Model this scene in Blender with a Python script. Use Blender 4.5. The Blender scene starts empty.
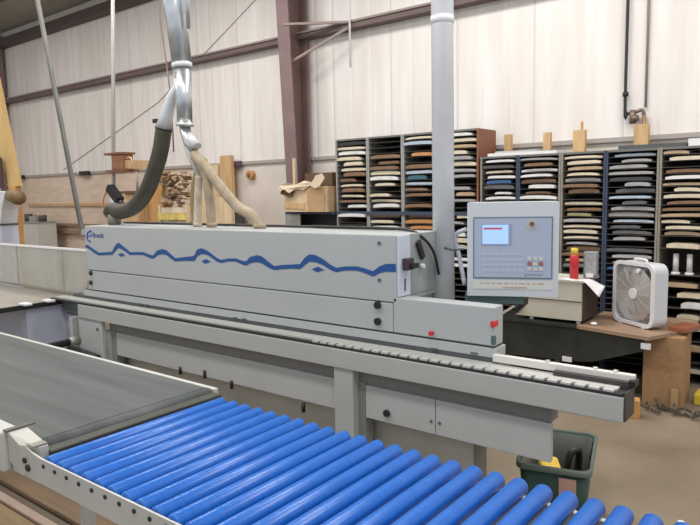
import bpy, bmesh, math, random
from mathutils import Vector, Matrix
random.seed(7)
S = bpy.context.scene
COL = S.collection
R = math.radians

# ------------------------------------------------------------------ materials
MATS = {}
def mat(name, c, rough=.5, metal=0., var=0., scale=6., bump=0., stretch=(1, 1, 1), c2=None, spec=.5, coord='Object'):
    if name in MATS: return MATS[name]
    m = bpy.data.materials.new(name); m.use_nodes = True
    nt = m.node_tree; N = nt.nodes; L = nt.links
    b = N['Principled BSDF']
    b.inputs['Base Color'].default_value = (*c, 1); b.inputs['Roughness'].default_value = rough
    b.inputs['Metallic'].default_value = metal; b.inputs['Specular IOR Level'].default_value = spec
    if var > 0 or c2 or bump > 0:
        tc = N.new('ShaderNodeTexCoord'); mp = N.new('ShaderNodeMapping'); nz = N.new('ShaderNodeTexNoise')
        mp.inputs['Scale'].default_value = stretch
        nz.inputs['Scale'].default_value = scale; nz.inputs['Detail'].default_value = 5
        L.new(tc.outputs[coord], mp.inputs['Vector']); L.new(mp.outputs['Vector'], nz.inputs['Vector'])
        cr = N.new('ShaderNodeValToRGB')
        a = tuple(max(0, x * (1 - var)) for x in c); d = c2 if c2 else tuple(min(1, x * (1 + var)) for x in c)
        cr.color_ramp.elements[0].position = .3; cr.color_ramp.elements[1].position = .7
        cr.color_ramp.elements[0].color = (*a, 1); cr.color_ramp.elements[1].color = (*d, 1)
        L.new(nz.outputs['Fac'], cr.inputs['Fac']); L.new(cr.outputs['Color'], b.inputs['Base Color'])
        if bump > 0:
            bp = N.new('ShaderNodeBump'); bp.inputs['Strength'].default_value = bump; bp.inputs['Distance'].default_value = .01
            L.new(nz.outputs['Fac'], bp.inputs['Height']); L.new(bp.outputs['Normal'], b.inputs['Normal'])
    MATS[name] = m
    return m

def liner_mat():
    # white corrugated insulated liner: vertical ribs as a periodic band in X, with faint streaks
    m = bpy.data.materials.new('wall_liner'); m.use_nodes = True
    nt = m.node_tree; N = nt.nodes; L = nt.links; b = N['Principled BSDF']; b.inputs['Roughness'].default_value = .55
    tc = N.new('ShaderNodeTexCoord'); sx = N.new('ShaderNodeSeparateXYZ'); L.new(tc.outputs['Object'], sx.inputs['Vector'])
    def tri(period, width):
        mo = N.new('ShaderNodeMath'); mo.operation = 'PINGPONG'; mo.inputs[1].default_value = period / 2
        L.new(sx.outputs['X'], mo.inputs[0])
        r = N.new('ShaderNodeMapRange'); r.inputs['From Min'].default_value = 0; r.inputs['From Max'].default_value = width
        L.new(mo.outputs[0], r.inputs['Value']); return r
    a = tri(.305, .035); s = tri(.915, .014)
    mp = N.new('ShaderNodeMapping'); mp.inputs['Scale'].default_value = (3.5, 1, .35)
    nz = N.new('ShaderNodeTexNoise'); nz.inputs['Scale'].default_value = 1.6; nz.inputs['Detail'].default_value = 6
    L.new(tc.outputs['Object'], mp.inputs['Vector']); L.new(mp.outputs['Vector'], nz.inputs['Vector'])
    cr = N.new('ShaderNodeValToRGB'); cr.color_ramp.elements[0].position = .35; cr.color_ramp.elements[1].position = .65
    cr.color_ramp.elements[0].color = (.74, .69, .65, 1); cr.color_ramp.elements[1].color = (.83, .80, .77, 1)
    L.new(nz.outputs['Fac'], cr.inputs['Fac'])
    mx = N.new('ShaderNodeMix'); mx.data_type = 'RGBA'; mx.inputs[6].default_value = (.60, .56, .54, 1)
    L.new(s.outputs['Result'], mx.inputs[0]); L.new(cr.outputs['Color'], mx.inputs[7]); L.new(mx.outputs[2], b.inputs['Base Color'])
    bp = N.new('ShaderNodeBump'); bp.inputs['Strength'].default_value = .35; bp.inputs['Distance'].default_value = .02
    L.new(a.outputs['Result'], bp.inputs['Height']); L.new(bp.outputs['Normal'], b.inputs['Normal'])
    return m

def belt_mat():
    m = mat('belt_rubber', (.078, .088, .088), .62, 0, .26, 2.2, .08, (.35, 5, 1))
    return m

def guard_mat():
    m = bpy.data.materials.new('clear_plastic'); m.use_nodes = True
    nt = m.node_tree; N = nt.nodes; L = nt.links; b = N['Principled BSDF']
    b.inputs['Base Color'].default_value = (.56, .56, .52, 1); b.inputs['Roughness'].default_value = .25
    tr = N.new('ShaderNodeBsdfTransparent'); tr.inputs['Color'].default_value = (.92, .93, .9, 1)
    mx = N.new('ShaderNodeMixShader')
    tc = N.new('ShaderNodeTexCoord'); mp = N.new('ShaderNodeMapping'); mp.inputs['Scale'].default_value = (2.5, 1, 1.2)
    nz = N.new('ShaderNodeTexNoise'); nz.inputs['Scale'].default_value = 3; nz.inputs['Detail'].default_value = 4
    L.new(tc.outputs['Object'], mp.inputs['Vector']); L.new(mp.outputs['Vector'], nz.inputs['Vector'])
    r = N.new('ShaderNodeMapRange'); r.inputs['From Min'].default_value = .3; r.inputs['From Max'].default_value = .7
    r.inputs['To Min'].default_value = .42; r.inputs['To Max'].default_value = .62
    L.new(nz.outputs['Fac'], r.inputs['Value']); L.new(r.outputs['Result'], mx.inputs[0])
    L.new(tr.outputs[0], mx.inputs[1]); L.new(b.outputs[0], mx.inputs[2])
    L.new(mx.outputs[0], N['Material Output'].inputs['Surface'])
    return m

def screen_mat():
    m = bpy.data.materials.new('lit_screen'); m.use_nodes = True
    nt = m.node_tree; b = nt.nodes['Principled BSDF']
    b.inputs['Base Color'].default_value = (.1, .2, .5, 1); b.inputs['Roughness'].default_value = .2
    b.inputs['Emission Color'].default_value = (.42, .62, 1, 1); b.inputs['Emission Strength'].default_value = .75
    return m

LINER = liner_mat(); GUARD = guard_mat(); SCREEN = screen_mat()
G_HOOD = mat('machine_grey', (.43, .455, .46), .42, 0, .03, 2)
G_FRAME = mat('machine_frame_grey', (.42, .435, .43), .5, 0, .05, 2.5)
G_PANEL = mat('machine_panel_grey', (.44, .455, .46), .5, 0, .05, 2)
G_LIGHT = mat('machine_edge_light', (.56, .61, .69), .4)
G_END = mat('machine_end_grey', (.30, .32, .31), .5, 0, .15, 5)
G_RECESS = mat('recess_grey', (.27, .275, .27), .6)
SEAM = mat('seam_dark', (.10, .11, .11), .6)
BLACK = mat('black_plastic', (.012, .012, .013), .45)
RUBBER = mat('black_rubber', (.02, .021, .022), .6)
DBLUE = mat('wave_blue', (.008, .072, .27), .4)
RED = mat('red_plastic', (.62, .03, .04), .4)
BLUE = mat('roller_blue', (.010, .128, .52), .30, 0, .10, 9, 0, (1, 6, 1))
STEEL = mat('galvanised_steel', (.62, .66, .70), .32, .85, .16, 9)
STEEL_D = mat('dull_duct_steel', (.66, .68, .71), .32, .0, .05, 5)
DUCT = mat('pale_galvanised_duct', (.80, .82, .85), .28, .0, .04, 5)
ALU = mat('aluminium', (.66, .66, .64), .35, .6)
HOSE_D = mat('dark_hose', (.062, .056, .040), .6, 0, .25, 12)
HOSE_T = mat('tan_hose', (.36, .29, .20), .55, 0, .2, 14)
CONV = mat('conveyor_paint', (.52, .52, .49), .5, 0, .06, 4)
CONV_T = mat('conveyor_paint_light', (.50, .49, .45), .5, 0, .05, 4)
BELT = belt_mat()
BELT_END = mat('belt_end_plate', (.045, .05, .04), .55, 0, .2, 6)
FLOOR = mat('concrete_floor', (.20, .155, .105), .6, 0, .16, 1.6, .05, c2=(.27, .215, .155))
WALL_LOW = mat('wall_plywood', (.66, .53, .42), .7, 0, .06, 3, 0, (1, 1, 4), c2=(.74, .61, .50))
WALL_LOWW = mat('wall_pale_board', (.70, .645, .59), .7, 0, .05, 3)
PURPLE = mat('red_oxide_steel', (.17, .105, .095), .6, 0, .1, 4)
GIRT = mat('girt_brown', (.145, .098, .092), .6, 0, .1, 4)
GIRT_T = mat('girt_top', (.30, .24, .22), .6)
COLF = mat('column_flange', (.225, .150, .150), .55, 0, .1, 4)
CEIL = mat('ceiling_insulation', (.42, .40, .34), .8, 0, .1, 1.2)
WOOD = mat('pine', (.58, .38, .19), .6, 0, .18, 3, .02, (6, 6, .8))
WOODP = mat('pale_pine', (.68, .52, .34), .6, 0, .15, 3, .02, (6, 6, .8))
WOODO = mat('orange_wood', (.52, .28, .10), .6, 0, .18, 3, .02, (6, 6, .8))
WOODR = mat('red_brown_wood', (.30, .13, .07), .5, 0, .2, 3, .02, (1, 5, 5))
PARTB = mat('particle_board', (.35, .205, .10), .7, 0, .1, 25)
DESKTOP = mat('desk_top_brown', (.33, .22, .15), .5, 0, .15, 8)
DESK_D = mat('desk_dark', (.028, .030, .028), .45, 0, .3, 5)
BEIGE = mat('beige_laminate', (.52, .49, .41), .5, 0, .05, 4)
DBROWN = mat('dark_brown_side', (.07, .045, .04), .5)
WHITE = mat('white_plastic', (.74, .74, .76), .45)
FANSIDE = mat('fan_housing', (.60, .61, .66), .45)
GRILLE = mat('fan_grille', (.58, .55, .53), .5)
FANBLADE = mat('fan_blade', (.52, .49, .48), .5)
PAPER = mat('paper', (.78, .77, .77), .8)
YELLOW = mat('yellow', (.72, .50, .06), .5)
CARD = mat('cardboard', (.47, .31, .17), .8, 0, .15, 6)
CARD_L = mat('cardboard_light', (.66, .50, .32), .8, 0, .15, 6)
CARD_D = mat('cardboard_dark', (.14, .08, .045), .8)
GREEN = mat('green_plastic', (.018, .058, .042), .45, 0, .15, 4)
TUBIN = mat('tub_inside', (.27, .285, .275), .6, 0, .1, 6)
LAV = mat('lavender_paint', (.52, .55, .68), .5, 0, .06, 3)
LAVW = mat('white_paint', (.74, .76, .80), .5, 0, .05, 3)
OLIVE = mat('olive_plastic', (.21, .15, .07), .55)
RACK_G = mat('rack_grey', (.33, .335, .32), .6, 0, .1, 6)
RACK_B = mat('rack_blue', (.045, .062, .105), .5, 0, .15, 6)
RACK_T = mat('rack_tan', (.27, .25, .21), .6, 0, .1, 6)
RACK_D = mat('rack_shelf_dark', (.075, .066, .058), .7)
RACK_R = mat('rack_red_brown', (.25, .095, .05), .55, 0, .12, 5)
PANELB = mat('control_face', (.40, .47, .60), .45)
PANELH = mat('control_housing', (.60, .64, .69), .45)
PANELK = mat('control_chin', (.66, .66, .64), .45)
TEAL = mat('dark_teal', (.07, .12, .12), .5)
TXT = mat('grey_print', (.25, .30, .38), .6)
TXTO = mat('brown_print', (.45, .36, .30), .6)

# ------------------------------------------------------------------ geometry helpers
class MB:
    def __init__(s): s.bm = bmesh.new()
    def _mk(s, verts, faces):
        vs = [s.bm.verts.new(v) for v in verts]; fs = []
        for f in faces:
            try: fs.append(s.bm.faces.new([vs[i] for i in f]))
            except ValueError: pass
        return vs, fs
    def box(s, a, b, rz=0, piv=None, bev=0):
        x0, y0, z0 = a; x1, y1, z1 = b
        V = [Vector((x, y, z)) for x in (x0, x1) for y in (y0, y1) for z in (z0, z1)]
        if rz:
            p = Vector(piv) if piv else (Vector(a) + Vector(b)) / 2
            M = Matrix.Rotation(rz, 3, 'Z'); V = [M @ (v - p) + p for v in V]
        vs, fs = s._mk(V, [(0, 1, 3, 2), (4, 6, 7, 5), (0, 4, 5, 1), (2, 3, 7, 6), (0, 2, 6, 4), (1, 5, 7, 3)])
        if bev:
            es = {e for f in fs for e in f.edges}
            bmesh.ops.bevel(s.bm, geom=list(es), offset=bev, segments=2, affect='EDGES', profile=.5)
        return s
    def beam(s, p0, p1, w, h, up=(0, 0, 1)):
        p0 = Vector(p0); p1 = Vector(p1); d = (p1 - p0).normalized(); u = Vector(up)
        if abs(d.dot(u)) > .98: u = Vector((0, 1, 0))
        a = d.cross(u).normalized(); u = a.cross(d)
        V = [p + a * i * w / 2 + u * j * h / 2 for p in (p0, p1) for i in (-1, 1) for j in (-1, 1)]
        s._mk(V, [(0, 1, 3, 2), (4, 6, 7, 5), (0, 4, 5, 1), (2, 3, 7, 6), (0, 2, 6, 4), (1, 5, 7, 3)]); return s
    def tube(s, pts, rad, n=14, cap=True, ribs=False):
        pts = [Vector(p) for p in pts]; k = len(pts)
        rr = rad if isinstance(rad, (list, tuple)) else [rad] * k
        T = [(pts[min(i + 1, k - 1)] - pts[max(i - 1, 0)]).normalized() for i in range(k)]
        ref = Vector((0, 0, 1)) if abs(T[0].z) < .9 else Vector((0, 1, 0))
        a = T[0].cross(ref).normalized(); rings = []
        for i in range(k):
            a = (a - T[i] * a.dot(T[i])).normalized(); b = T[i].cross(a)
            rings.append([s.bm.verts.new(pts[i] + (a * math.cos(2 * math.pi * j / n) + b * math.sin(2 * math.pi * j / n)) * rr[i]) for j in range(n)])
        for i in range(k - 1):
            for j in range(n):
                f = s.bm.faces.new([rings[i][j], rings[i][(j + 1) % n], rings[i + 1][(j + 1) % n], rings[i + 1][j]]); f.smooth = True
        if cap:
            s.bm.faces.new(rings[0][::-1]); s.bm.faces.new(rings[-1])
        return s
    def cyl(s, p0, p1, r, n=16, r1=None): return s.tube([p0, p1], [r, r if r1 is None else r1], n)
    def prism(s, poly, v):
        """poly: 3-D points of a planar outline; extruded by vector v"""
        P = [Vector(p) for p in poly]; v = Vector(v); n = len(P)
        vs = [s.bm.verts.new(p) for p in P] + [s.bm.verts.new(p + v) for p in P]
        s.bm.faces.new(vs[:n][::-1]); s.bm.faces.new(vs[n:])
        for i in range(n): s.bm.faces.new([vs[i], vs[(i + 1) % n], vs[n + (i + 1) % n], vs[n + i]])
        return s
    def grid(s, fn, nu, nv, th=0):
        g = [[s.bm.verts.new(fn(i / nu, j / nv)) for j in range(nv + 1)] for i in range(nu + 1)]
        for i in range(nu):
            for j in range(nv):
                f = s.bm.faces.new([g[i][j], g[i + 1][j], g[i + 1][j + 1], g[i][j + 1]]); f.smooth = True
        if th:
            bmesh.ops.recalc_face_normals(s.bm, faces=s.bm.faces)
            bmesh.ops.solidify(s.bm, geom=list(s.bm.faces), thickness=th)
        return s
    def ellip(s, c, r, seg=16):
        m = Matrix.Translation(c) @ Matrix.Diagonal((*r, 1))
        o = bmesh.ops.create_uvsphere(s.bm, u_segments=seg, v_segments=seg // 2, radius=1, matrix=m)
        for v in o['verts']:
            for f in v.link_faces: f.smooth = True
        return s
    def build(s, name, m, parent=None, loc=None):
        bmesh.ops.recalc_face_normals(s.bm, faces=s.bm.faces)
        me = bpy.data.meshes.new(name); s.bm.to_mesh(me); s.bm.free(); me.materials.append(m)
        o = bpy.data.objects.new(name, me); COL.objects.link(o)
        if parent:
            o.parent = parent; o.matrix_parent_inverse = (PINV(parent))
        return o
def PINV(p):
    M = Matrix.Identity(4); q = p
    chain = []
    while q: chain.append(q); q = q.parent
    for q in reversed(chain):
        M = M @ (q.matrix_parent_inverse if q.parent else Matrix.Identity(4)) @ Matrix.LocRotScale(q.location, q.rotation_euler, q.scale)
    return M.inverted()
def tag(o, label, cat, group=None, kind=None):
    o['label'] = label; o['category'] = cat
    if group: o['group'] = group
    if kind: o['kind'] = kind
    return o
def thing(name, label, cat, loc=(0, 0, 0), group=None):
    o = bpy.data.objects.new(name, None); COL.objects.link(o); o.location = loc; o.empty_display_size = .1
    return tag(o, label, cat, group)
def struct(o): o['kind'] = 'structure'; return o
def plabel(o, t): o['label'] = t; return o
def bez(pts, n=8):
    """Catmull-Rom through pts"""
    P = [Vector(p) for p in pts]; out = []
    Q = [P[0] * 2 - P[1]] + P + [P[-1] * 2 - P[-2]]
    for i in range(1, len(Q) - 2):
        a, b, c, d = Q[i - 1:i + 3]
        for k in range(n):
            t = k / n
            out.append(.5 * ((2 * b) + (c - a) * t + (2 * a - 5 * b + 4 * c - d) * t * t + (3 * b - a - 3 * c + d) * t ** 3))
    out.append(P[-1]); return out
def rrect(w, h, r, n=5):
    o = []
    for cx, cz, a0 in ((w / 2 - r, h / 2 - r, 0), (-w / 2 + r, h / 2 - r, 90), (-w / 2 + r, -h / 2 + r, 180), (w / 2 - r, -h / 2 + r, 270)):
        for k in range(n + 1):
            a = R(a0 + 90 * k / n); o.append((cx + r * math.cos(a), cz + r * math.sin(a)))
    return o

# ------------------------------------------------------------------ camera
cam = bpy.data.objects.new('camera', bpy.data.cameras.new('camera')); COL.objects.link(cam)
yaw, pit, rol, fpx = -.6634, .10913, .019745, 643.8
f = Vector((math.sin(yaw) * math.cos(pit), math.cos(yaw) * math.cos(pit), -math.sin(pit)))
r = Vector((math.cos(yaw), -math.sin(yaw), 0)); d = f.cross(r)
r2 = math.cos(rol) * r + math.sin(rol) * d; d2 = -math.sin(rol) * r + math.cos(rol) * d
M = Matrix((r2, -d2, -f)).transposed().to_4x4(); M.translation = Vector((0, 0, 1.75))
cam.matrix_world = M
cam.data.sensor_width = 36; cam.data.lens = fpx / 700 * 36; cam.data.clip_start = .05
S.camera = cam

# ------------------------------------------------------------------ the building
WY = 6.75
struct(MB().box((-15.2, -4, -.1), (4, WY + .2, 0)).build('floor', FLOOR))
w = struct(MB().box((-14.75, WY, 2.2), (4, WY + .15, 5.3)).build('wall_back', LINER))
MB().box((-14.75, WY, 0), (-7.42, WY + .15, 2.2)).build('lower_panel', WALL_LOW, w)
MB().box((-7.42, WY, 0), (4, WY + .15, 2.2)).build('lower_panel', WALL_LOWW, w)
struct(MB().box((-14.95, -4, 0), (-14.75, WY + .15, 5.3)).build('wall_left', WALL_LOWW))
c = struct(MB().prism([(-14.95, WY + .15, 5.32), (-14.95, WY + .15, 5.42), (-14.95, -4, 6.62), (-14.95, -4, 6.52)], (18.95, 0, 0)).build('ceiling', CEIL))
for yy in (5.6, 4.3, 3.0, 1.7):
    zz = 5.32 + (WY + .15 - yy) * .1101
    MB().box((-14.7, yy - .05, zz - .22), (4, yy + .05, zz - .012)).build('purlin', GIRT, c)
MB().beam((-14.2, 6.4, 5.2), (-8, 3.2, 5.5), .04, .06).build('brace_rod', WOODP, c)
MB().beam((-14.6, 5.5, 5.2), (-10, 2.5, 5.6), .04, .06).build('brace_rod', GIRT_T, c)
# eave strut and girts
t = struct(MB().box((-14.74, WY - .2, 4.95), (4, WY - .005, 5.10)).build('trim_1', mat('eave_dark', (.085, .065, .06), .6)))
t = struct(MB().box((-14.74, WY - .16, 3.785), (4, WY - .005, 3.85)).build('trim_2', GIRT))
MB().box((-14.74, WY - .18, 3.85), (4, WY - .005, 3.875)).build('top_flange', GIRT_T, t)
struct(MB().box((-14.74, WY - .035, 2.19), (4, WY - .003, 2.235)).build('trim_3', mat('trim_grey_brown', (.40, .36, .34), .6)))
struct(MB().box((-14.0, WY - .04, 1.58), (-10.4, WY - .003, 1.63)).build('trim_4', WOOD))
# tapered rigid-frame column
cl = MB(); cl.prism([(-5.99, 6.52, 0), (-5.99, WY - .1, 0), (-5.99, WY - .1, 5.3), (-5.99, 6.28, 5.3)], (.012, 0, 0))
col = struct(cl.build('column', PURPLE))
MB().prism([(-6.08, 6.50, 0), (-5.87, 6.50, 0), (-5.87, 6.265, 5.3), (-6.08, 6.265, 5.3)], (0, .014, 0)).build('inner_flange', COLF, col)
MB().box((-6.08, WY - .1, 0), (-5.87, WY - .06, 5.3)).build('outer_flange', PURPLE, col)
MB().beam((-5.95, 6.32, 3.93), (-5.1, WY - .17, 3.86), .03, .03).build('knee_brace', GIRT_T, col)
MB().beam((-5.95, 6.40, 3.45), (-5.1, WY - .17, 3.79), .03, .03).build('knee_brace', GIRT_T, col)
struct(MB().box((-14.72, WY - .25, 0), (-14.58, WY - .06, 5.2)).build('column', COLF))

# bits fixed to the wall
for x, lab in ((-14.2, 'small dark junction box on the wall rail beside the yellow post'), (-11.62, 'small dark junction box on the wall rail beside the thin drop pole'), (-7.42, 'small purplish junction box on the wall rail right of the tall plywood board')):
    o = thing('junction_box', lab, 'electrical box', (x, WY - .04, 2.19))
    MB().box((x - .16, WY - .09, 2.165), (x + .16, WY - .036, 2.245), bev=.008).build('body', BLACK if x < -8 else mat('purple_box', (.12, .07, .12), .5), o)
    MB().cyl((x - .3, WY - .062, 2.205), (x - .16, WY - .062, 2.205), .014, 8).build('conduit_stub', ALU, o)
o = thing('cord_reel', 'small round brown cord reel hung on the pale lower wall', 'reel', (-7.08, WY, 2.02))
MB().cyl((-7.08, WY - .08, 2.03), (-7.08, WY - .004, 2.03), .065, 18).build('spool', WOODO, o)
MB().cyl((-7.08, WY - .11, 2.03), (-7.08, WY - .08, 2.03), .03, 14).build('hub', WOODR, o)

def pipe_drop():
    o = thing('air_pipe', 'dark vertical pipe on the wall with an elbow and valve above the racks', 'pipe', (-1.8, WY - .05, 2.3))
    MB().tube(bez([(-1.8, WY - .05, 5.0), (-1.8, WY - .05, 3.6), (-1.8, WY - .05, 2.50), (-1.78, WY - .05, 2.46), (-1.72, WY - .07, 2.44)], 5), .015, 10).build('riser', RUBBER, o)
    v = MB(); v.cyl((-1.72, WY - .08, 2.35), (-1.72, WY - .08, 2.48), .03, 10); v.ellip((-1.70, WY - .08, 2.40), (.04, .04, .04), 10)
    v.build('valve', mat('brass_dark', (.20, .15, .12), .4, .5), o)
    MB().tube(bez([(-1.70, WY - .08, 2.46), (-1.63, WY - .06, 2.46), (-1.62, WY - .05, 2.25)], 5), .018, 10).build('outlet_pipe', mat('brass_dark', (.2, .15, .12)), o)
    MB().cyl((-1.8, WY - .05, 2.62), (-1.8, WY - .05, 2.66), .028, 10).build('clamp', RUBBER, o)
pipe_drop()
tag(MB().cyl((-1.62, WY - .025, 2.5), (-1.62, WY - .025, 5.0), .012, 8).build('conduit', GIRT_T), 'thin pale conduit on the wall just right of the dark pipe', 'conduit')
o = tag(MB().cyl((-5.05, 6.55, 3.3), (-5.05, 6.55, 5.1), .014, 8).build('conduit', PAPER), 'thin white conduit hanging beside the steel column knee brace', 'conduit')

# ------------------------------------------------------------------ edge banding machine
m = thing('edge_banding_machine', 'long grey edge banding machine with a blue wave stripe along its hood', 'machine', (-2.6, 2.9, 0))
# beam (front rail)
b = MB(); b.box((-4.60, 2.52, .845), (-.655, 2.65, .945), bev=.004); beam = b.build('base_beam', G_FRAME, m)
MB().box((-4.28, 2.585, .766), (-.958, 2.66, .844)).build('shade_strip', mat('recess_shade', (.20, .20, .195), .6), m)  # strip coloured dark to carry the shade under the beam overhang
MB().box((-5.02, 2.526, .9455), (-.66, 2.645, .957)).build('track_bed', RUBBER, m)
# the conveyor chain: pale pads in a row, their front tongues separated by gaps
ch = MB(); x = -5.0
while x < -.70:
    ch.box((x, 2.556, .957), (x + .055, 2.643, .966))
    if x > -2.3: ch.box((x + .008, 2.532, .957), (x + .048, 2.556, .965))
    x += .056
ch.build('transport_chain', mat('chain_pad', (.50, .50, .48), .5), m)
# base strip under hood
MB().box((-4.73, 2.652, .985), (-1.245, 2.76, 1.030), bev=.003).build('base_strip', G_HOOD, m)
MB().box((-4.73, 2.664, 1.030), (-1.255, 2.74, 1.040)).build('seam_strip', SEAM, m)
MB().box((-4.9, 2.656, .945), (-1.25, 2.70, .985)).build('rail_slot', SEAM, m)
# hood
hood = MB().box((-4.655, 2.65, 1.192), (-1.778, 3.05, 1.532), bev=.006).build('hood', G_HOOD, m)
lowp = MB().box((-4.655, 2.65, 1.040), (-1.803, 3.05, 1.187), bev=.004).build('hood_lower_panel', G_HOOD, m)
MB().box((-4.65, 2.66, 1.1865), (-1.81, 3.04, 1.1925)).build('seam_strip', SEAM, m)
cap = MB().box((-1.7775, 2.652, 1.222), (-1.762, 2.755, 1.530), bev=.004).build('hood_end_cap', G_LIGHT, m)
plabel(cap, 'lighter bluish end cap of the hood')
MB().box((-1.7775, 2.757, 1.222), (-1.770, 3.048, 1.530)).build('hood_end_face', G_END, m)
lo = MB().box((-1.80, 2.65, 1.040), (-1.252, 2.745, 1.219), bev=.005).build('infeed_hood', G_HOOD, m)
MB().box((-4.66, 2.99, 1.531), (-1.95, 3.05, 1.546)).build('hood_rear_rail', mat('rail_dark', (.05, .045, .04), .5), m)
MB().tube(bez([(-2.6, 2.98, 1.545), (-1.95, 2.92, 1.545), (-1.775, 2.86, 1.52), (-1.745, 2.95, 1.43), (-1.74, 3.0, 1.30)], 6), .008, 8).build('cable', BLACK, m)
# wave stripe
WAVE = [(-4.655,1.379,1.363),(-4.631,1.384,1.366),(-4.590,1.370,1.352),(-4.537,1.350,1.331),(-4.470,1.329,1.314),(-4.374,1.337,1.322),(-4.294,1.344,1.327),(-4.250,1.390,1.357),(-4.209,1.414,1.381),(-4.172,1.400,1.375),(-4.112,1.374,1.353),(-4.065,1.350,1.336),(-3.979,1.354,1.341),(-3.907,1.357,1.343),(-3.838,1.343,1.327),(-3.792,1.338,1.322),(-3.744,1.374,1.347),(-3.687,1.387,1.359),(-3.643,1.382,1.355),(-3.601,1.360,1.336),(-3.549,1.332,1.315),(-3.453,1.343,1.325),(-3.350,1.355,1.328),(-3.317,1.398,1.362),(-3.276,1.409,1.377),(-3.237,1.401,1.377),(-3.190,1.384,1.365),(-3.135,1.355,1.339),(-3.088,1.342,1.329),(-3.023,1.354,1.343),(-2.950,1.358,1.345),(-2.906,1.348,1.332),(-2.863,1.344,1.325),(-2.827,1.373,1.342),(-2.766,1.387,1.352),(-2.725,1.380,1.345),(-2.676,1.353,1.324),(-2.629,1.329,1.312),(-2.564,1.339,1.321),(-2.486,1.346,1.329),(-2.425,1.352,1.330),(-2.386,1.391,1.357),(-2.355,1.409,1.375),(-2.312,1.408,1.375),(-2.262,1.391,1.364),(-2.206,1.361,1.339),(-2.165,1.345,1.328),(-2.104,1.356,1.341),(-2.024,1.361,1.345),(-1.972,1.353,1.335),(-1.921,1.341,1.320),(-1.883,1.368,1.340),(-1.840,1.384,1.351),(-1.782,1.387,1.352)]
wv = MB()
for (x0, a0, b0), (x1, a1, b1) in zip(WAVE, WAVE[1:]):
    wv.prism([(x0, 2.6495, b0 - .003), (x1, 2.6495, b1 - .003), (x1, 2.6495, a1 + .003), (x0, 2.6495, a0 + .003)], (0, -.002, 0))
for x, z in ((-4.173, 1.328), (-3.233, 1.328), (-2.293, 1.331)):
    wv.prism([(x - .045, 2.6495, z), (x - .01, 2.6495, z - .014), (x + .045, 2.6495, z), (x, 2.6495, z + .016)], (0, -.002, 0))
wv.build('wave_stripe', DBLUE, hood)
def text(body, loc, size, mm, parent, name='lettering', rz=0, al='LEFT'):
    cu = bpy.data.curves.new(name, 'FONT'); cu.body = body; cu.size = size; cu.extrude = .0006; cu.align_x = al
    o = bpy.data.objects.new('tmp', cu); COL.objects.link(o)
    bpy.context.view_layer.update()
    me = bpy.data.meshes.new_from_object(o.evaluated_get(bpy.context.evaluated_depsgraph_get()))
    bpy.data.objects.remove(o); me.transform(Matrix.Translation(loc) @ Matrix.Rotation(rz, 4, 'Z') @ Matrix.Rotation(R(90), 4, 'X'))
    me.materials.clear(); me.materials.append(mm)
    q = bpy.data.objects.new(name, me); COL.objects.link(q); q.parent = parent; q.matrix_parent_inverse = PINV(parent); return q
text('Brandt', (-4.545, 2.6487, 1.445), .055, mat('logo_blue', (.02, .03, .22), .5), hood)
lg = MB(); lg.tube(bez([(-4.56, 2.6485, 1.495), (-4.61, 2.6485, 1.48), (-4.62, 2.6485, 1.43), (-4.58, 2.6485, 1.41)], 5), .006, 6)
lg.tube(bez([(-4.63, 2.6485, 1.46), (-4.58, 2.6485, 1.455), (-4.555, 2.6485, 1.47)], 4), .005, 6)
lg.build('logo', mat('logo_blue2', (.05, .09, .45), .5), hood)
for x, z in ((-4.598, 1.17), (-4.605, 1.095)): MB().cyl((x, 2.636, z), (x, 2.66, z), .017, 12).build('knob', BLACK, lowp)
for x, z in ((-1.893, 1.172), (-1.893, 1.087)): MB().cyl((x, 2.634, z), (x, 2.66, z), .019, 12).build('knob', BLACK, lowp)
for x, z in ((-1.88, 1.49), (-1.882, 1.302)): MB().cyl((x, 2.644, z), (x, 2.656, z), .009, 10).build('screw', SEAM, hood)
sw = MB().box((-1.7615, 2.675, 1.355), (-1.725, 2.735, 1.415), bev=.006).build('switch', mat('switch_dark', (.05, .03, .04), .4), cap)
MB().box((-1.7245, 2.69, 1.365), (-1.705, 2.745, 1.39), bev=.003).build('switch_lever', BLACK, cap)
MB().box((-1.7615, 2.695, 1.25), (-1.758, 2.705, 1.31)).build('slot', SEAM, cap)
MB().beam((-1.758, 2.82, 1.49), (-1.758, 2.87, 1.40), .014, .03).build('end_handle', BLACK, m)
MB().cyl((-1.767, 2.86, 1.36), (-1.745, 2.86, 1.36), .012, 10).build('end_bolt', WHITE, m)
MB().cyl((-1.575, 2.63, 1.064), (-1.575, 2.652, 1.064), .011, 12).build('indicator_lamp', RED, m)
MB().box((-1.268, 2.640, 1.128), (-1.249, 2.69, 1.158), bev=.005).build('stop_button', RED, m)
MB().box((-1.262, 2.640, 1.05), (-1.246, 2.66, 1.09)).build('end_latch', TEAL, m)
for x, z in ((-3.977, .985), (-3.90, .985), (-2.98, .99), (-2.90, .99), (-1.564, .987), (-1.351, .995)):
    MB().box((x - .018, 2.648, z - .004), (x + .018, 2.656, z + .004)).build('slot', SEAM, m)
# infeed fence
MB().box((-1.25, 2.63, .975), (-.645, 2.66, 1.008), bev=.003).build('infeed_fence', mat('fence_pale', (.70, .68, .64), .45), m)
MB().box((-.96, 2.60, .958), (-.66, 2.628, .985)).build('fence_shoe', mat('shoe_dark', (.05, .04, .04), .5), m)
for x in (-1.0, -.80, -.72): MB().cyl((x, 2.645, 1.005), (x, 2.645, 1.016), .010, 10).build('fence_screw', ALU, m)
MB().box((-.6545, 2.525, .85), (-.647, 2.648, .962)).build('end_plate', mat('end_dark', (.06, .05, .045), .5), m)
MB().box((-.66, 2.60, .968), (-.635, 2.66, .992)).build('end_stop', BLACK, m)
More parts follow.
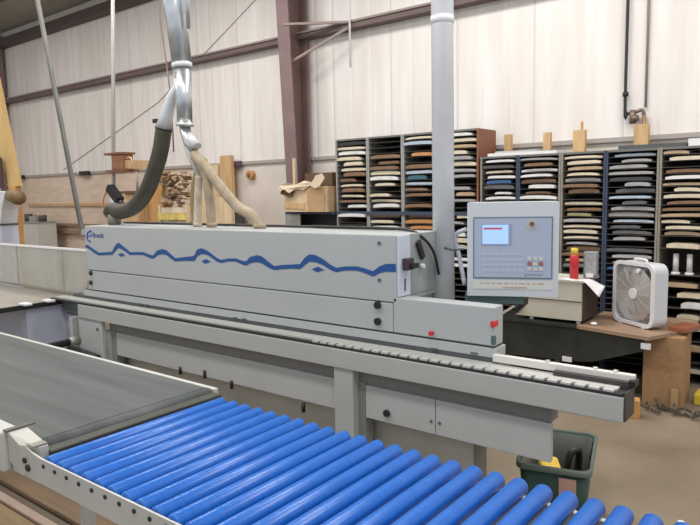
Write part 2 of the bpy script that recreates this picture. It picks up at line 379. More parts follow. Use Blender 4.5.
# posts and panels of the base
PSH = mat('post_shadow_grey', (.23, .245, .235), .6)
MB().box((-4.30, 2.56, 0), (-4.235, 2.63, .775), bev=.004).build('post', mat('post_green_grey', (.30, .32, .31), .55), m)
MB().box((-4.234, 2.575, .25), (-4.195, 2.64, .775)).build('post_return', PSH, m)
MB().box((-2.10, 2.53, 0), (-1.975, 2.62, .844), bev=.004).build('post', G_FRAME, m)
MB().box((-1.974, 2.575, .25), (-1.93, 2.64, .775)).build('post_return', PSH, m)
MB().box((-4.62, 2.53, .45), (-4.296, 2.559, .844), bev=.004).build('side_panel', G_PANEL, m)
for x, z in ((-4.35, .78), (-4.40, .56)): MB().cyl((x, 2.518, z), (x, 2.53, z), .010, 8).build('screw', SEAM, m)
MB().box((-4.19, 2.575, .597), (-2.102, 2.605, .765), bev=.003).build('base_panel', G_PANEL, m)
for x0, x1 in ((-1.925, -1.515), (-1.511, -.955)):
    MB().box((x0, 2.57, .593), (x1, 2.60, .765), bev=.003).build('base_panel', G_PANEL, m)
MB().box((-5.2, 2.68, 0), (-1.375, 2.76, .60)).build('plinth', mat('plinth_grey', (.44, .42, .375), .6, 0, .1, 3), m)
MB().box((-1.374, 2.70, .28), (-1.34, 2.76, .60)).build('plinth_end', RACK_T, m)
MB().box((-4.15, 2.665, .605), (-1.2, 2.95, .775)).build('machine_bed', G_RECESS, m)
for x, z in ((-3.45, .61), (-3.20, .625), (-2.95, .60), (-2.36, .57)):
    MB().cyl((x, 2.572, z - .035), (x, 2.572, z + .015), .011, 10).build('levelling_bolt', BLACK, m)
MB().cyl((-1.79, 2.556, .645), (-1.79, 2.58, .645), .018, 12).build('knob', BLACK, m)
for x in (-1.535, -1.49): MB().cyl((x, 2.566, .655), (x, 2.58, .655), .008, 8).build('screw', SEAM, m)
# rear body of the machine under the hood
MB().box((-4.6, 2.77, .776), (-1.50, 3.22, 1.039)).build('machine_body', G_RECESS, m)
# outfeed end
MB().box((-7.2, 1.95, .915), (-4.93, 2.72, .948)).build('outfeed_table', mat('outfeed_surface', (.30, .27, .24), .4, 0, .12, 2, 0, (1, 5, 1)), m)
MB().box((-4.93, 1.93, .912), (-4.905, 2.60, .948)).build('outfeed_edge', BLACK, m)
for y in (2.28, 2.46, 2.6):
    MB().box((-4.96, y - .03, .945), (-4.86, y + .03, .962), bev=.004).build('edge_block', WHITE, m)
MB().box((-4.90, 2.56, .86), (-4.605, 2.66, .935)).build('outfeed_bracket', mat('bracket_grey', (.10, .115, .12), .5, 0, .4, 8), m)
MB().box((-4.95, 2.60, .50), (-4.625, 2.66, .83)).build('outfeed_side_panel', mat('outfeed_bluegrey', (.40, .43, .50), .5, 0, .15, 5), m)
MB().box((-4.90, 2.588, .66), (-4.66, 2.599, .74)).build('vent_plate', RACK_G, m)
MB().box((-7.0, 2.30, 0), (-4.95, 2.68, .915)).build('outfeed_cabinet', LAV, m)
MB().cyl((-4.42, 1.93, .70), (-4.46, 2.36, .70), .026, 14).build('outfeed_roller', BLACK, m)
MB().cyl((-4.462, 2.36, .70), (-4.466, 2.44, .70), .034, 12).build('roller_bearing', mat('bearing', (.3, .32, .3), .4, .5), m)
MB().beam((-4.44, 2.12, .70), (-4.44, 2.12, .60), .05, .03).build('roller_bracket', ALU, m)
MB().box((-4.70, 2.50, .46), (-4.65, 2.56, .84)).build('outfeed_post', G_FRAME, m)
MB().cyl((-4.72, 2.5, .60), (-4.32, 2.5, .575), .022, 10).build('lower_bar', BLACK, m)
# guard screen
gs = MB().box((-6.9, 2.70, .985), (-4.70, 2.708, 1.325)).build('guard_screen', GUARD, m)
plabel(gs, 'translucent plastic guard screen')
MB().box((-6.9, 2.695, 1.325), (-4.70, 2.713, 1.342)).build('top_rail', PAPER, gs)
MB().box((-6.9, 2.695, .965), (-4.70, 2.713, .985)).build('bottom_rail', RACK_T, gs)
for x in (-5.91, -5.12): MB().box((x - .006, 2.696, .985), (x + .006, 2.712, 1.325)).build('mullion', RACK_G, gs)
MB().box((-4.715, 2.68, 1.03), (-4.675, 2.72, 1.09)).build('red_tag', mat('rust_red', (.25, .06, .05), .5), m)

# ------------------------------------------------------------------ control panel
ca = R(24); right = Vector((math.cos(ca), math.sin(ca), 0)); nrm = Vector((math.sin(ca), -math.cos(ca), 0)); UP = Vector((0, 0, 1))
pc = Vector((-1.366, 3.10, 1.440))
cp = thing('control_panel', 'pale grey control cabinet with a blue lit screen above the infeed hood', 'control panel', (-1.40, 3.2, 1.2))
W, H = .455, .485
def P2(u, v, dd=0): return pc + right * u + UP * v + nrm * dd
def slab(mb, u0, v0, u1, v1, d0, d1):
    mb.prism([P2(u0, v0, d0), P2(u1, v0, d0), P2(u1, v1, d0), P2(u0, v1, d0)], nrm * (d1 - d0)); return mb
q = MB(); pts = [P2(u, v, -.16) for u, v in rrect(W, H, .005, 2)]; q.prism(pts, nrm * .16); hs = q.build('housing', PANELH, cp)
slab(MB(), -W / 2 + .03, -.150, W / 2 - .03, .168, .0005, .004).build('bezel', mat('bezel_blue', (.17, .21, .29), .5), cp)
fc = slab(MB(), -W / 2 + .037, -.143, W / 2 - .037, .160, .004, .007).build('face_plate', PANELB, cp)
slab(MB(), -.155, .020, -.002, .132, .007, .0085).build('screen_frame', mat('scr_frame', (.30, .36, .50), .4), fc)
sc = slab(MB(), -.150, .030, -.020, .128, .0085, .0095).build('screen', SCREEN, fc)
slab(MB(), -.144, .104, -.052, .114, .0095, .0102).build('title_bar', mat('title_red', (.60, .10, .14), .5), sc)
k = MB(); k.tube([P2(.09, .128, .007), P2(.09, .128, .0095)], .028, 20); k.build('dial_plate', mat('dial_cream', (.50, .50, .46), .5), fc)
k = MB(); k.tube([P2(.095, .132, .010), P2(.095, .132, .022)], .011, 14); k.build('rotary_knob', mat('knob_brown', (.18, .07, .04), .5), fc)
for i, (u, v, mm) in enumerate([(.085 + .028 * (j % 3), -.045 - .026 * (j // 3), j) for j in range(9)]):
    slab(MB(), u - .010, v - .009, u + .010, v + .009, .007, .011).build('button', mat('btn_red', (.35, .12, .13), .5) if i in (3, 5) else mat('btn_pale', (.62, .60, .60), .5), fc)
kk = MB()
for a in range(4):
    for bb in range(7): slab(kk, -.15 + .03 * bb, -.03 - .028 * a, -.15 + .03 * bb + .024, -.03 - .028 * a + .012, .007, .0085)
kk.build('key_pad', mat('keys_blue', (.44, .53, .66), .5), fc)
kk = MB(); slab(kk, .06, -.135, .075, -.122, .007, .009); slab(kk, .08, -.132, .15, -.124, .007, .0078); kk.build('status_mark', TXT, fc)
slab(MB(), -W / 2 + .028, -.205, W / 2 - .028, -.163, .0005, .003).build('chin_strip', PANELK, cp)
kk = MB(); random.seed(3); u = -.16
while u < .15:
    ww = random.uniform(.012, .034); slab(kk, u, -.178, u + ww, -.172, .003, .0036); u += ww + .008
slab(kk, -.045, -.200, .075, -.193, .003, .0036); kk.build('printed_line', TXTO, cp)
ar = MB(); slab(ar, -.24, -.285, .06, -.243, -.15, -.02); ar.build('mount_plate', TEAL, cp)
MB().cyl(P2(-.16, -.388, -.11), P2(-.16, -.27, -.11), .035, 14).build('mount_post', TEAL, cp)
MB().tube(bez([P2(-.24, .10, -.10), P2(-.30, .06, -.14), P2(-.28, -.06, -.16), P2(-.25, -.2, -.12)], 6), .012, 8).build('cable_loop', PANELH, cp)

# ------------------------------------------------------------------ ducts
o = thing('extraction_duct', 'tall straight grey duct rising from the infeed hood', 'duct', (-1.74, 3.07, 1.04))
MB().cyl((-1.755, 3.08, 1.0395), (-1.765, 3.08, 5.50), .059, 24).build('pipe', DUCT, o)
MB().cyl((-1.755, 3.08, 1.0395), (-1.755, 3.08, 1.06), .075, 24).build('base_flange', ALU, o)
MB().cyl((-1.759, 3.08, 2.62), (-1.759, 3.08, 2.66), .061, 24).build('joint_band', DUCT, o)
MB().tube([(-1.72, 3.03, 1.44), (-1.66, 3.0, 1.435), (-1.60, 3.02, 1.44)], .006, 6).build('wire', SEAM, o)

K = 2.85 / 3.1
def h(x, z, y=2.85): return (x * y / 3.1, y, 1.75 + (z - 1.75) * y / 3.1)
o = thing('branched_duct', 'shiny branching dust extraction duct feeding several hoses over the hood', 'duct', h(-3.9, 2.69))
MB().tube([h(-4.07, 4.6), h(-4.012, 3.177), h(-3.958, 2.70)], [.080, .077, .066], 24).build('main_pipe', STEEL, o)
MB().tube([h(-3.93, 3.6), h(-3.86, 3.2), h(-3.865, 2.95)], [.016, .016, .012], 12).build('side_pipe', STEEL, o)
MB().cyl(h(-3.96, 2.715), h(-3.957, 2.68), .069, 24).build('collar', STEEL_D, o)
MB().tube([h(-3.957, 2.69), h(-3.955, 2.27)], [.060, .051], 24).build('lower_pipe', STEEL, o)
MB().cyl(h(-3.955, 2.285), h(-3.957, 2.26), .061, 24).build('collar', ALU, o)
MB().tube([h(-3.96, 2.62), h(-4.09, 2.5), h(-4.17, 2.36), h(-4.225, 2.25)], [.022, .032, .047, .055], 20).build('left_branch', STEEL_D, o)
MB().box((-3.99, 2.84, 2.268), (-3.94, 2.865, 2.295)).build('damper_handle', BLACK, o)
MB().tube([h(-3.96, 2.26), h(-3.93, 2.14), h(-3.86, 2.08)], [.038, .032, .028], 16).build('lower_branch', STEEL, o)
MB().tube([h(-3.985, 2.24), h(-3.93, 2.08), h(-3.815, 1.87)], [.022, .020, .018], 14).build('thin_branch', ALU, o)
MB().tube([h(-3.92, 2.2), h(-3.84, 2.1)], [.02, .04], 12).build('gate', STEEL_D, o)
o = thing('suction_hose', 'thick dark ribbed hose curling from the duct onto the left end of the hood', 'hose', h(-4.9, 1.545))
bh = [h(-4.215, 2.26), h(-4.27, 2.10), h(-4.35, 1.96), h(-4.47, 1.80), h(-4.64, 1.675), h(-4.83, 1.625), h(-4.98, 1.635), h(-5.02, 1.60)]
bh = bez(bh, 12)
MB().tube(bh, [.056 + .0028 * (i % 2) for i in range(len(bh))], 18).build('hose_body', HOSE_D, o)
MB().tube([bh[0], bh[0] - (bh[1] - bh[0]) * .6], .062, 18).build('hose_clamp', BLACK, o)
MB().cyl(h(-4.96, 1.60), (h(-4.96, 1)[0], 2.85, 1.534), .05, 18).build('hood_spigot', mat('spigot_olive', (.20, .19, .14), .5), o)
for nm, lab, pts, rr, mm in (
    ('flexible_hose', 'pale straight hose dropping from the thin duct branch to the hood top', [h(-3.82, 1.89), h(-3.84, 1.75), (h(-3.865, 1)[0], 2.85, 1.534)], .026, mat('pale_hose', (.52, .45, .35), .5, 0, .2, 14)),
    ('flexible_hose', 'short brown hose beside the pale hose, bent down onto the hood', [h(-3.87, 2.06), h(-3.76, 1.93), h(-3.72, 1.78), (h(-3.70, 1)[0], 2.85, 1.534)], .030, HOSE_T),
    ('flexible_hose', 'long tan hose sloping to the right down onto the hood', [h(-3.86, 2.04), h(-3.72, 1.93), h(-3.58, 1.80), h(-3.42, 1.665), h(-3.27, 1.60), (h(-3.20, 1)[0], 2.85, 1.534)], .034, HOSE_T),
    ('flexible_hose', 'dark brown hose standing behind the pale hose on the hood', [(h(-3.9, 1)[0], 2.95, 2.0), (h(-4.0, 1)[0], 2.95, 1.8), (h(-4.02, 1)[0], 2.95, 1.547)], .034, mat('brown_hose', (.27, .19, .09), .6, 0, .2, 14))):
    o = thing(nm, lab, 'hose', pts[-1])
    p = bez(pts, 10)
    MB().tube(p, [rr + .002 * (i % 2) for i in range(len(p))], 14).build('hose_body', mm, o)
    MB().tube([p[-1], p[-1] + Vector((0, 0, .03))], rr * 1.15, 14).build('end_cuff', mm, o)

# power drop poles
o = thing('conduit_pole', 'long slanting grey pole from the ceiling to the left end of the hood', 'pole', (-4.67, 2.70, 1.54))
top = Vector((-5.83, 2.72, 5.72)); bot = Vector((-4.80, 2.72, 1.47))
MB().cyl(bot, top, .013, 10).build('pole', RACK_G, o)
MB().cyl(bot + Vector((-.035, 0, 0)), top + Vector((-.028, 0, 0)), .009, 8).build('cable', RACK_T, o)
MB().box((-4.80, 2.70, 1.455), (-4.656, 2.74, 1.49)).build('clamp_arm', RACK_G, o)
o = thing('drop_pole', 'thin vertical grey pole carrying a brown wooden tool holder', 'pole', (-7.17, 4.5, 0))
MB().cyl((-7.36, 4.5, 0), (-6.82, 4.5, 5.5), .023, 10).build('pole', mat('pole_grey', (.36, .35, .34), .5), o)
MB().box((-7.10, 4.44, 2.07), (-6.88, 4.60, 2.25), bev=.01).build('holder_box', WOODR, o)
MB().box((-7.22, 4.42, 2.25), (-6.86, 4.62, 2.275)).build('holder_lid', mat('red_brown2', (.22, .09, .05)), o)
MB().box((-7.20, 4.42, 2.045), (-6.80, 4.62, 2.07)).build('holder_base', mat('red_brown2', (.22, .09, .05)), o)
MB().beam((-6.87, 4.5, 2.13), (-6.3, 4.5, 2.10), .05, .10).build('holder_arm', WOOD, o)
MB().tube(bez([(-6.88, 4.5, 2.2), (-6.75, 4.48, 2.2), (-6.70, 4.48, 2.08)], 5), .008, 6).build('cord', WOODP, o)
o = thing('hanging_router', 'black and white power tool hung on the drop pole above the hose elbow', 'power tool', (-6.95, 4.46, 1.7))
MB().beam((-7.10, 4.40, 1.86), (-6.90, 4.40, 1.70), .09, .09).build('motor', BLACK, o)
MB().beam((-7.06, 4.40, 1.74), (-6.92, 4.40, 1.63), .05, .08).build('grip', WHITE, o)
MB().cyl((-6.92, 4.40, 1.72), (-6.84, 4.40, 1.62), .035, 10).build('collet', BLACK, o)
MB().tube(bez([(-7.08, 4.455, 1.86), (-7.2, 4.47, 1.88), (-7.36, 4.46, 1.70), (-7.3, 4.46, 1.5), (-7.2, 4.46, 1.3)], 6), .010, 6).build('cord', mat('orange_cord', (.50, .22, .13), .6), o)
tag(MB().tube([(-5.55, 4.2, 5.6), (-5.75, 4.25, 3.6), (-5.63, 4.25, 2.75), (-5.63, 4.25, 2.2)], .008, 6).build('hanging_wire', GIRT_T), 'thin brown wire hanging just left of the shiny branched duct', 'wire')

# ------------------------------------------------------------------ belt conveyor + roller conveyor
o = thing('belt_conveyor', 'wide dark belt conveyor with pale side frames at the lower left', 'conveyor', (-4, 1.4, 0))
MB().box((-7.0, 1.02, .88), (-2.22, 1.785, .905), bev=.006).build('belt', BELT, o)
MB().box((-7.0, 1.05, .80), (-2.25, 1.75, .878)).build('belt_bed', RACK_D, o)
MB().box((-7.0, .945, .795), (-2.29, 1.015, .945), bev=.012).build('side_frame', CONV, o)
MB().box((-7.0, 1.79, .80), (-2.17, 1.815, .902), bev=.004).build('side_frame', CONV, o)
MB().cyl((-2.205, 1.02, .872), (-2.205, 1.785, .872), .033, 16).build('end_roller', BELT, o)
MB().box((-2.166, 1.03, .84), (-2.112, 1.785, .893), bev=.005).build('end_plate', BELT_END, o)
MB().prism([(-2.285, .965, .945), (-2.20, .965, .915), (-2.13, 1.0, .91), (-2.13, 1.03, .91), (-2.285, 1.03, .945)], (0, 0, -.105)).build('corner_bracket', CONV_T, o)
MB().box((-2.30, .958, .9455), (-2.275, 1.06, .950)).build('corner_clip', mat('clip_dark', (.10, .085, .07), .5), o)
MB().box((-2.19, .98, .914), (-2.135, 1.03, .919)).build('corner_clip', RACK_T, o)
MB().cyl((-2.45, .938, .855), (-2.45, .95, .855), .014, 10).build('bolt_disc', BLACK, o)
for x in (-6.5, -4.4, -3.0):
    for y in (1.625,): MB().box((x - .03, y - .025, .0), (x + .03, y + .025, .80)).build('leg', CONV, o)

o = thing('roller_conveyor', 'roller conveyor of bright blue rollers in a pale grey channel frame', 'conveyor', (-1, 1.4, 0))
sf = MB(); sf.prism([(-2.284, .975, .80), (-2.05, .975, .805), (.25, .975, .805), (.25, .975, .893), (-2.08, .975, .893), (-2.14, .975, .900), (-2.284, .975, .935)], (0, .007, 0))
sf = sf.build('side_frame', CONV, o)
MB().box((-2.08, 1.738, .76), (.25, 1.757, .838)).build('side_frame', CONV, o)
x = -2.048; rx = []
while x < .2: rx.append(x); x += .073
for x in rx:
    rl = MB(); n = 20
    pr = [(.986, .012), (.9865, .0262), (.990, .0275), (1.730, .0275), (1.7345, .0255), (1.736, .012)]
    rl.tube([(x, y, .876) for y, _ in pr], [q for _, q in pr], 22).build('roller', BLUE, o)
for x in rx: MB().cyl((x - .01, .971, .872), (x - .01, .976, .872), .007, 10).build('bolt_disc', BLACK, sf)  # small black discs standing in for the holes along the frame
k = MB(); k.cyl((-2.185, .968, .862), (-2.185, .976, .862), .010, 10); k.cyl((-2.165, .968, .84), (-2.165, .976, .84), .012, 10); k.build('clasp', BLACK, sf)
MB().box((-2.06, 1.02, .80), (-1.99, 1.76, .84)).build('cross_member', RACK_D, o)
for x in (-1.5, -.7, .1):
    for y in (1.25, 1.60): MB().box((x - .025, y - .02, 0), (x + .025, y + .02, .79)).build('leg', CONV, o)

# planks on the floor
for nm, lab, a, b, mm in (
    ('plank', 'broad brown plank lying on the floor under the belt conveyor', (-6, 1.66, 0), (-2.0, 2.15, .025), mat('plank_brown', (.30, .20, .12), .7, 0, .2, 2, 0, (1, 8, 1))),
    ('plank', 'narrow pale batten lying on the floor between two brown planks', (-6, 1.535, 0), (-2.6, 1.585, .03), mat('batten', (.60, .45, .36), .7, 0, .15, 3)),
    ('plank', 'tan plank lying on the floor nearest the conveyor front frame', (-6, 1.13, 0), (-2.2, 1.52, .025), mat('plank_tan', (.42, .29, .16), .7, 0, .2, 2, 0, (1, 8, 1)))):
    tag(MB().box(a, b, bev=.003).build(nm, mm), lab, 'plank')

# ------------------------------------------------------------------ green tub
tb = thing('tub', 'dark green plastic tub standing behind the end of the machine base', 'tub', (-1.12, 3.18, 0))
ta = R(14); tc = Vector((-1.150, 3.21, 0)); Rz = Matrix.Rotation(ta, 3, 'Z')
def ring(w, l, z, rr=.05): return [tc + Rz @ Vector((a, b, z)) for a, b in rrect(w, l, rr, 4)]
def loft(rings, close_bottom=True):
    mb = MB(); vv = [[mb.bm.verts.new(p) for p in q] for q in rings]; n = len(vv[0])
    for i in range(len(vv) - 1):
        for j in range(n):
            ff = mb.bm.faces.new([vv[i][j], vv[i][(j + 1) % n], vv[i + 1][(j + 1) % n], vv[i + 1][j]]); ff.smooth = True
    if close_bottom: mb.bm.faces.new(vv[0][::-1]); mb.bm.faces.new(vv[-1])
    return mb
loft([ring(.27, .44, 0), ring(.335, .52, .39), ring(.325, .51, .39), ring(.265, .435, .02)]).build('body', GREEN, tb)
loft([ring(.32, .505, .385), ring(.262, .432, .022), ring(.255, .425, .022), ring(.31, .495, .385)], False).build('liner', TUBIN, tb)
loft([ring(.36, .55, .375), ring(.36, .55, .40), ring(.33, .515, .402), ring(.33, .515, .39)], False).build('rim', mat('rim_green', (.10, .13, .11), .5), tb)
q = tc + Rz @ Vector((.02, -.262, .30)); e1 = Rz @ Vector((1, 0, 0))
lb = MB(); fr = tc + Rz @ Vector((0, -.2515, .24)); fu = tc + Rz @ Vector((0, -.2635, .355))
lb.prism([fr + e1 * .03, fr + e1 * .11, fu + e1 * .11, fu + e1 * .03], Rz @ Vector((0, -.004, 0))); lb.build('paper_label', mat('label_pink', (.60, .36, .30), .7), tb)
o = thing('yellow_scrap', 'crumpled yellow scrap lying in the green tub', 'scrap', tc + Vector((-.02, -.05, .03)))
ys = MB(); ys.box(tc + Vector((-.06, -.17, .024)), tc + Vector((.04, -.02, .36)), rz=.5, bev=.02); ys.build('wrapper', YELLOW, o)
o = tag(MB().tube(bez([tc + Vector((.05, -.08, .05)), tc + Vector((.07, -.06, .36)), tc + Vector((.10, -.02, .42)), tc + Vector((.10, .02, .36)), tc + Vector((.075, .02, .06))], 6), .018, 8).build('cable_offcut', BLACK), 'black looped cable end sticking up in the green tub', 'cable')

# ------------------------------------------------------------------ desk, cabinet, fan
dk = thing('work_desk', 'low brown desk with a dark front carrying the fan and beige cabinet', 'desk', (-1.7, 5.5, 0))
DT = [(-1.78, 5.35), (-1.185, 5.205), (-.93, 5.80), (-1.0, 6.10), (-1.78, 6.10)]
MB().prism([(x, y, .572) for x, y in DT], (0, 0, .028)).build('desk_top', DESKTOP, dk)
MB().box((-2.50, 5.35, .572), (-1.781, 6.10, .600)).build('desk_top', DESK_D, dk)
MB().prism([(-2.49, 5.37, .26), (-1.77, 5.37, .285), (-1.77, 5.37, .571), (-2.49, 5.37, .571)], (0, .015, 0)).build('front_infill', DESK_D, dk)  # flat dark polygons along the front, below the desk top
MB().prism([(-1.77, 5.37, .285), (-1.64, 5.338, .31), (-1.23, 5.238, .475), (-1.23, 5.238, .571), (-1.77, 5.37, .571)], (.003, .015, 0)).build('front_infill', DESK_D, dk)
pb = MB().box((-1.275, 5.41, 0), (-.982, 5.80, .571), rz=R(3), bev=.003).build('pedestal', PARTB, dk)
MB().box((-1.05, 5.385, 0), (-1.0, 5.402, .17)).build('pedestal_batten', mat('ped_batten', (.42, .27, .14), .7), dk)
MB().box((-2.49, 5.60, 0), (-2.44, 5.95, .571)).build('leg_panel', DESK_D, dk)
MB().box((-1.90, 5.355, .275), (-1.82, 5.367, .315)).build('white_clip', WHITE, dk)
MB().box((-1.24, 5.215, .50), (-1.17, 5.232, .545)).build('white_clip', WHITE, dk)

bc = thing('cabinet', 'beige low cabinet with dark brown side on the desk behind the control panel', 'cabinet', (-2.0, 5.55, .6))
MB().prism([(-2.34, 5.385, .63), (-1.755, 5.385, .63), (-1.755, 5.385, .955), (-2.22, 5.385, .955), (-2.22, 5.385, .74)], (0, .02, 0)).build('front', BEIGE, bc)
MB().box((-2.30, 5.405, .63), (-1.74, 5.78, .955)).build('carcass', DBROWN, bc)
MB().box((-2.30, 5.378, .790), (-1.752, 5.386, .797)).build('drawer_gap', SEAM, bc)
MB().box((-2.24, 5.375, .955), (-1.735, 5.79, .972), bev=.003).build('top', mat('cab_top', (.66, .63, .58), .5), bc)
for x in (-2.2, -1.79): MB().cyl((x, 5.42, .601), (x, 5.42, .63), .02, 10).build('foot', WHITE, bc)
MB().beam((-2.33, 5.37, .66), (-2.27, 5.37, .73), .02, .03).build('hinge', BLACK, bc)
MB().beam((-2.50, 5.40, .602), (-2.36, 5.40, .70), .03, .02).build('side_stay', BEIGE, bc)

o = thing('spray_can', 'red can with a yellow cap standing on the beige cabinet', 'can', (-1.86, 5.50, .972))
MB().tube([(-1.86, 5.5, .972), (-1.86, 5.5, 1.165), (-1.86, 5.5, 1.18)], [.036, .036, .030], 18).build('body', RED, o)
MB().tube([(-1.86, 5.5, 1.18), (-1.86, 5.5, 1.23), (-1.86, 5.5, 1.236)], [.031, .030, .024], 18).build('cap', mat('cap_yellow', (.75, .55, .08), .4), o)
o = thing('paper_tray', 'small grey box standing right of the red can on the cabinet', 'box', (-1.79, 5.6, .972))
MB().box((-1.815, 5.57, .9725), (-1.70, 5.68, 1.20), rz=R(12), bev=.008).build('body', mat('tray_grey', (.26, .28, .30), .5), o)
MB().box((-1.80, 5.555, 1.00), (-1.712, 5.568, 1.18), rz=R(12), piv=(-1.757, 5.625, 1)).build('front_face', mat('tray_face', (.34, .35, .36), .5, 0, .3, 40), o)
MB().box((-1.79, 5.540, .985), (-1.73, 5.553, 1.02), rz=R(12), piv=(-1.757, 5.625, 1)).build('tag', PAPER, o)
def sheet(u, v):
    x = -1.95 + u * .36; z = .974
    if x > -1.735: z -= (x + 1.735) * (.35 + .5 * (1 - v)); x = -1.733 + (x + 1.735) * .85
    return Vector((x, 5.372 + v * .16 + .01 * math.sin(u * 9) * (u > .6), z + .003 * math.sin(u * 12)))
tag(MB().grid(sheet, 14, 5, .002).build('paper_sheet', PAPER), 'white paper sheet drooping over the right edge of the beige cabinet', 'paper')
o = tag(MB().ellip((-1.66, 5.42, .615), (.03, .025, .015), 10).build('paper_scrap', PAPER), 'small white scrap lying on the desk between cabinet and fan', 'scrap')

# box fan
nr = Vector((-1.206, 5.444, 0)); fr_ = Vector((-1.586, 5.720, 0))
e = (nr - fr_); FWid = e.length; e.normalize(); back = Vector((-e.y, e.x, 0)); 
if back.y < 0: back = -back
fcx = (nr + fr_) / 2; FH = .515; z0 = .613
fan = thing('box_fan', 'white square box fan standing on the desk', 'fan', fcx + back * .06 + Vector((0, 0, .6)))
def F(u, w, dd=0): return fcx + e * u + Vector((0, 0, z0 + FH / 2 + w)) + back * dd
def fring(mb, outer, inner, d0, d1):
    n = len(outer); A = [[mb.bm.verts.new(F(u, w, dd)) for u, w in q] for q, dd in ((outer, d0), (outer, d1), (inner, d1), (inner, d0))]
    for k in range(4):
        a = A[k]; b2 = A[(k + 1) % 4]
        for j in range(n):
            ff = mb.bm.faces.new([a[j], a[(j + 1) % n], b2[(j + 1) % n], b2[j]])
    return mb
fw = FWid
fring(MB(), rrect(fw, FH, .07), rrect(fw - .03, FH - .03, .06), 0, .13).build('housing', FANSIDE, fan)
fring(MB(), rrect(fw + .008, FH + .008, .072), rrect(fw - .05, FH - .05, .055), -.014, .004).build('front_rim', WHITE, fan)
def grille(dd):
    g = MB()
    for rr in [.045 + .0112 * i for i in range(17)]:
        g.tube([F(rr * math.cos(2 * math.pi * k / 36), rr * math.sin(2 * math.pi * k / 36), dd) for k in range(37)], .0030, 5, False)
    for k in range(12):
        a = 2 * math.pi * k / 12; s_ = min(1 / max(abs(math.cos(a)), 1e-6), 1 / max(abs(math.sin(a)), 1e-6)) * (fw / 2 - .02)
        s_ = min(s_, .27)
        g.tube([F(.03 * math.cos(a), .03 * math.sin(a), dd), F(s_ * math.cos(a), s_ * math.sin(a), dd)], .003, 5)
    return g
fg = grille(.0).build('front_grille', GRILLE, fan)
MB().tube([F(0, 0, -.012), F(0, 0, .004)], .045, 20).build('grille_boss', WHITE, fg)
grille(.122).build('rear_grille', GRILLE, fan)
for k in range(5):
    a = 2 * math.pi * k / 5 + .3
    def bl(u, v, a=a):
        rr = .045 + u * .145; an = a + (v - .5) * 1.0 * (.6 + .5 * u)
        return F(rr * math.cos(an), rr * math.sin(an), .065 + (v - .5) * .05)
    MB().grid(bl, 5, 5, .003).build('blade', FANBLADE, fan)
MB().tube([F(0, 0, .035), F(0, 0, .11)], .05, 18).build('motor', FANBLADE, fan)
MB().tube(bez([F(-.07, FH / 2 - .002, .065), F(-.06, FH / 2 + .022, .065), F(.06, FH / 2 + .022, .065), F(.07, FH / 2 - .002, .065)], 5), .010, 8).build('handle', WHITE, fan)
for s_ in (-1, 1):
    q = MB(); p = F(s_ * (fw / 2 - .10), -FH / 2, .06); q.beam(p - back * .075 + Vector((0, 0, -.005)), p + back * .075 + Vector((0, 0, -.005)), .03, .012); q.build('foot', WHITE, fan)
q = MB(); q.tube([F(.07, .195, -.03), F(.07, .195, 0)], .018, 12); q.build('knob', WHITE, fan)

o = tag(MB().box((-1.09, 5.52, .6005), (-.94, 5.78, .635), rz=R(-14), bev=.004).build('red_brown_board', mat('lam_redbrown', (.32, .10, .05), .5)), 'short red-brown board lying on the desk right of the fan', 'board')
# floor clutter by the desk
tag(MB().box((-1.30, 5.02, 0), (-1.20, 5.12, .14), rz=.3, bev=.004).build('wood_block', WOODO), 'small square orange wood block on the floor before the desk', 'wood block')
o = thing('scrap_pile', 'low pile of dark wire and offcuts on the floor by the desk pedestal', 'scrap', (-1.0, 5.35, 0)); o['kind'] = 'stuff'
q = MB(); random.seed(5)
for i in range(34):
    x = random.uniform(-1.22, -.62); y = 5.32 + random.uniform(-.08, .05) - (x + 1.2) * .05
    a = random.uniform(0, 6.3); q.beam((x, y, random.uniform(.012, .05)), (x + .09 * math.cos(a), y + .05 * math.sin(a), random.uniform(.012, .07)), .015, .015)
q.build('offcuts', mat('scrap_dark', (.09, .075, .06), .7, 0, .5, 20), o)
o = tag(MB().box((-.93, 5.62, .0), (-.60, 5.80, .09), bev=.01).build('yellow_case', YELLOW), 'flat yellow case on the floor right of the desk pedestal', 'case')
tag(MB().ellip((-.62, 3.55, .008), (.022, .018, .008), 8).build('paper_scrap', PAPER), 'tiny white scrap lying alone on the open floor', 'scrap')

# ------------------------------------------------------------------ racks full of panel offcuts
ORD = ['top', 'second', 'third', 'fourth', 'fifth', 'sixth', 'seventh', 'eighth', 'ninth', 'tenth', 'eleventh', 'twelfth', 'thirteenth', 'fourteenth', 'fifteenth', 'sixteenth', 'seventeenth', 'eighteenth', 'nineteenth', 'twentieth', 'twenty-first', 'twenty-second', 'twenty-third', 'twenty-fourth', 'twenty-fifth', 'twenty-sixth', 'twenty-seventh', 'twenty-eighth', 'twenty-ninth', 'thirtieth']
BC = {'cream': (.66, .58, .44), 'white': (.74, .73, .72), 'grey': (.36, .36, .36), 'tan': (.46, .34, .21), 'brown': (.24, .14, .08), 'blue': (.05, .12, .30), 'dark grey': (.12, .12, .125), 'pale blue': (.42, .50, .58), 'orange': (.50, .24, .09), 'teal': (.05, .14, .18), 'red-brown': (.33, .12, .06), 'olive': (.30, .28, .14), 'black': (.03, .03, .03)}
BM = {k: mat('laminate_' + k.replace(' ', '_').replace('-', '_'), v, .45, 0, .12, 9) for k, v in BC.items()}
FYR = 6.2
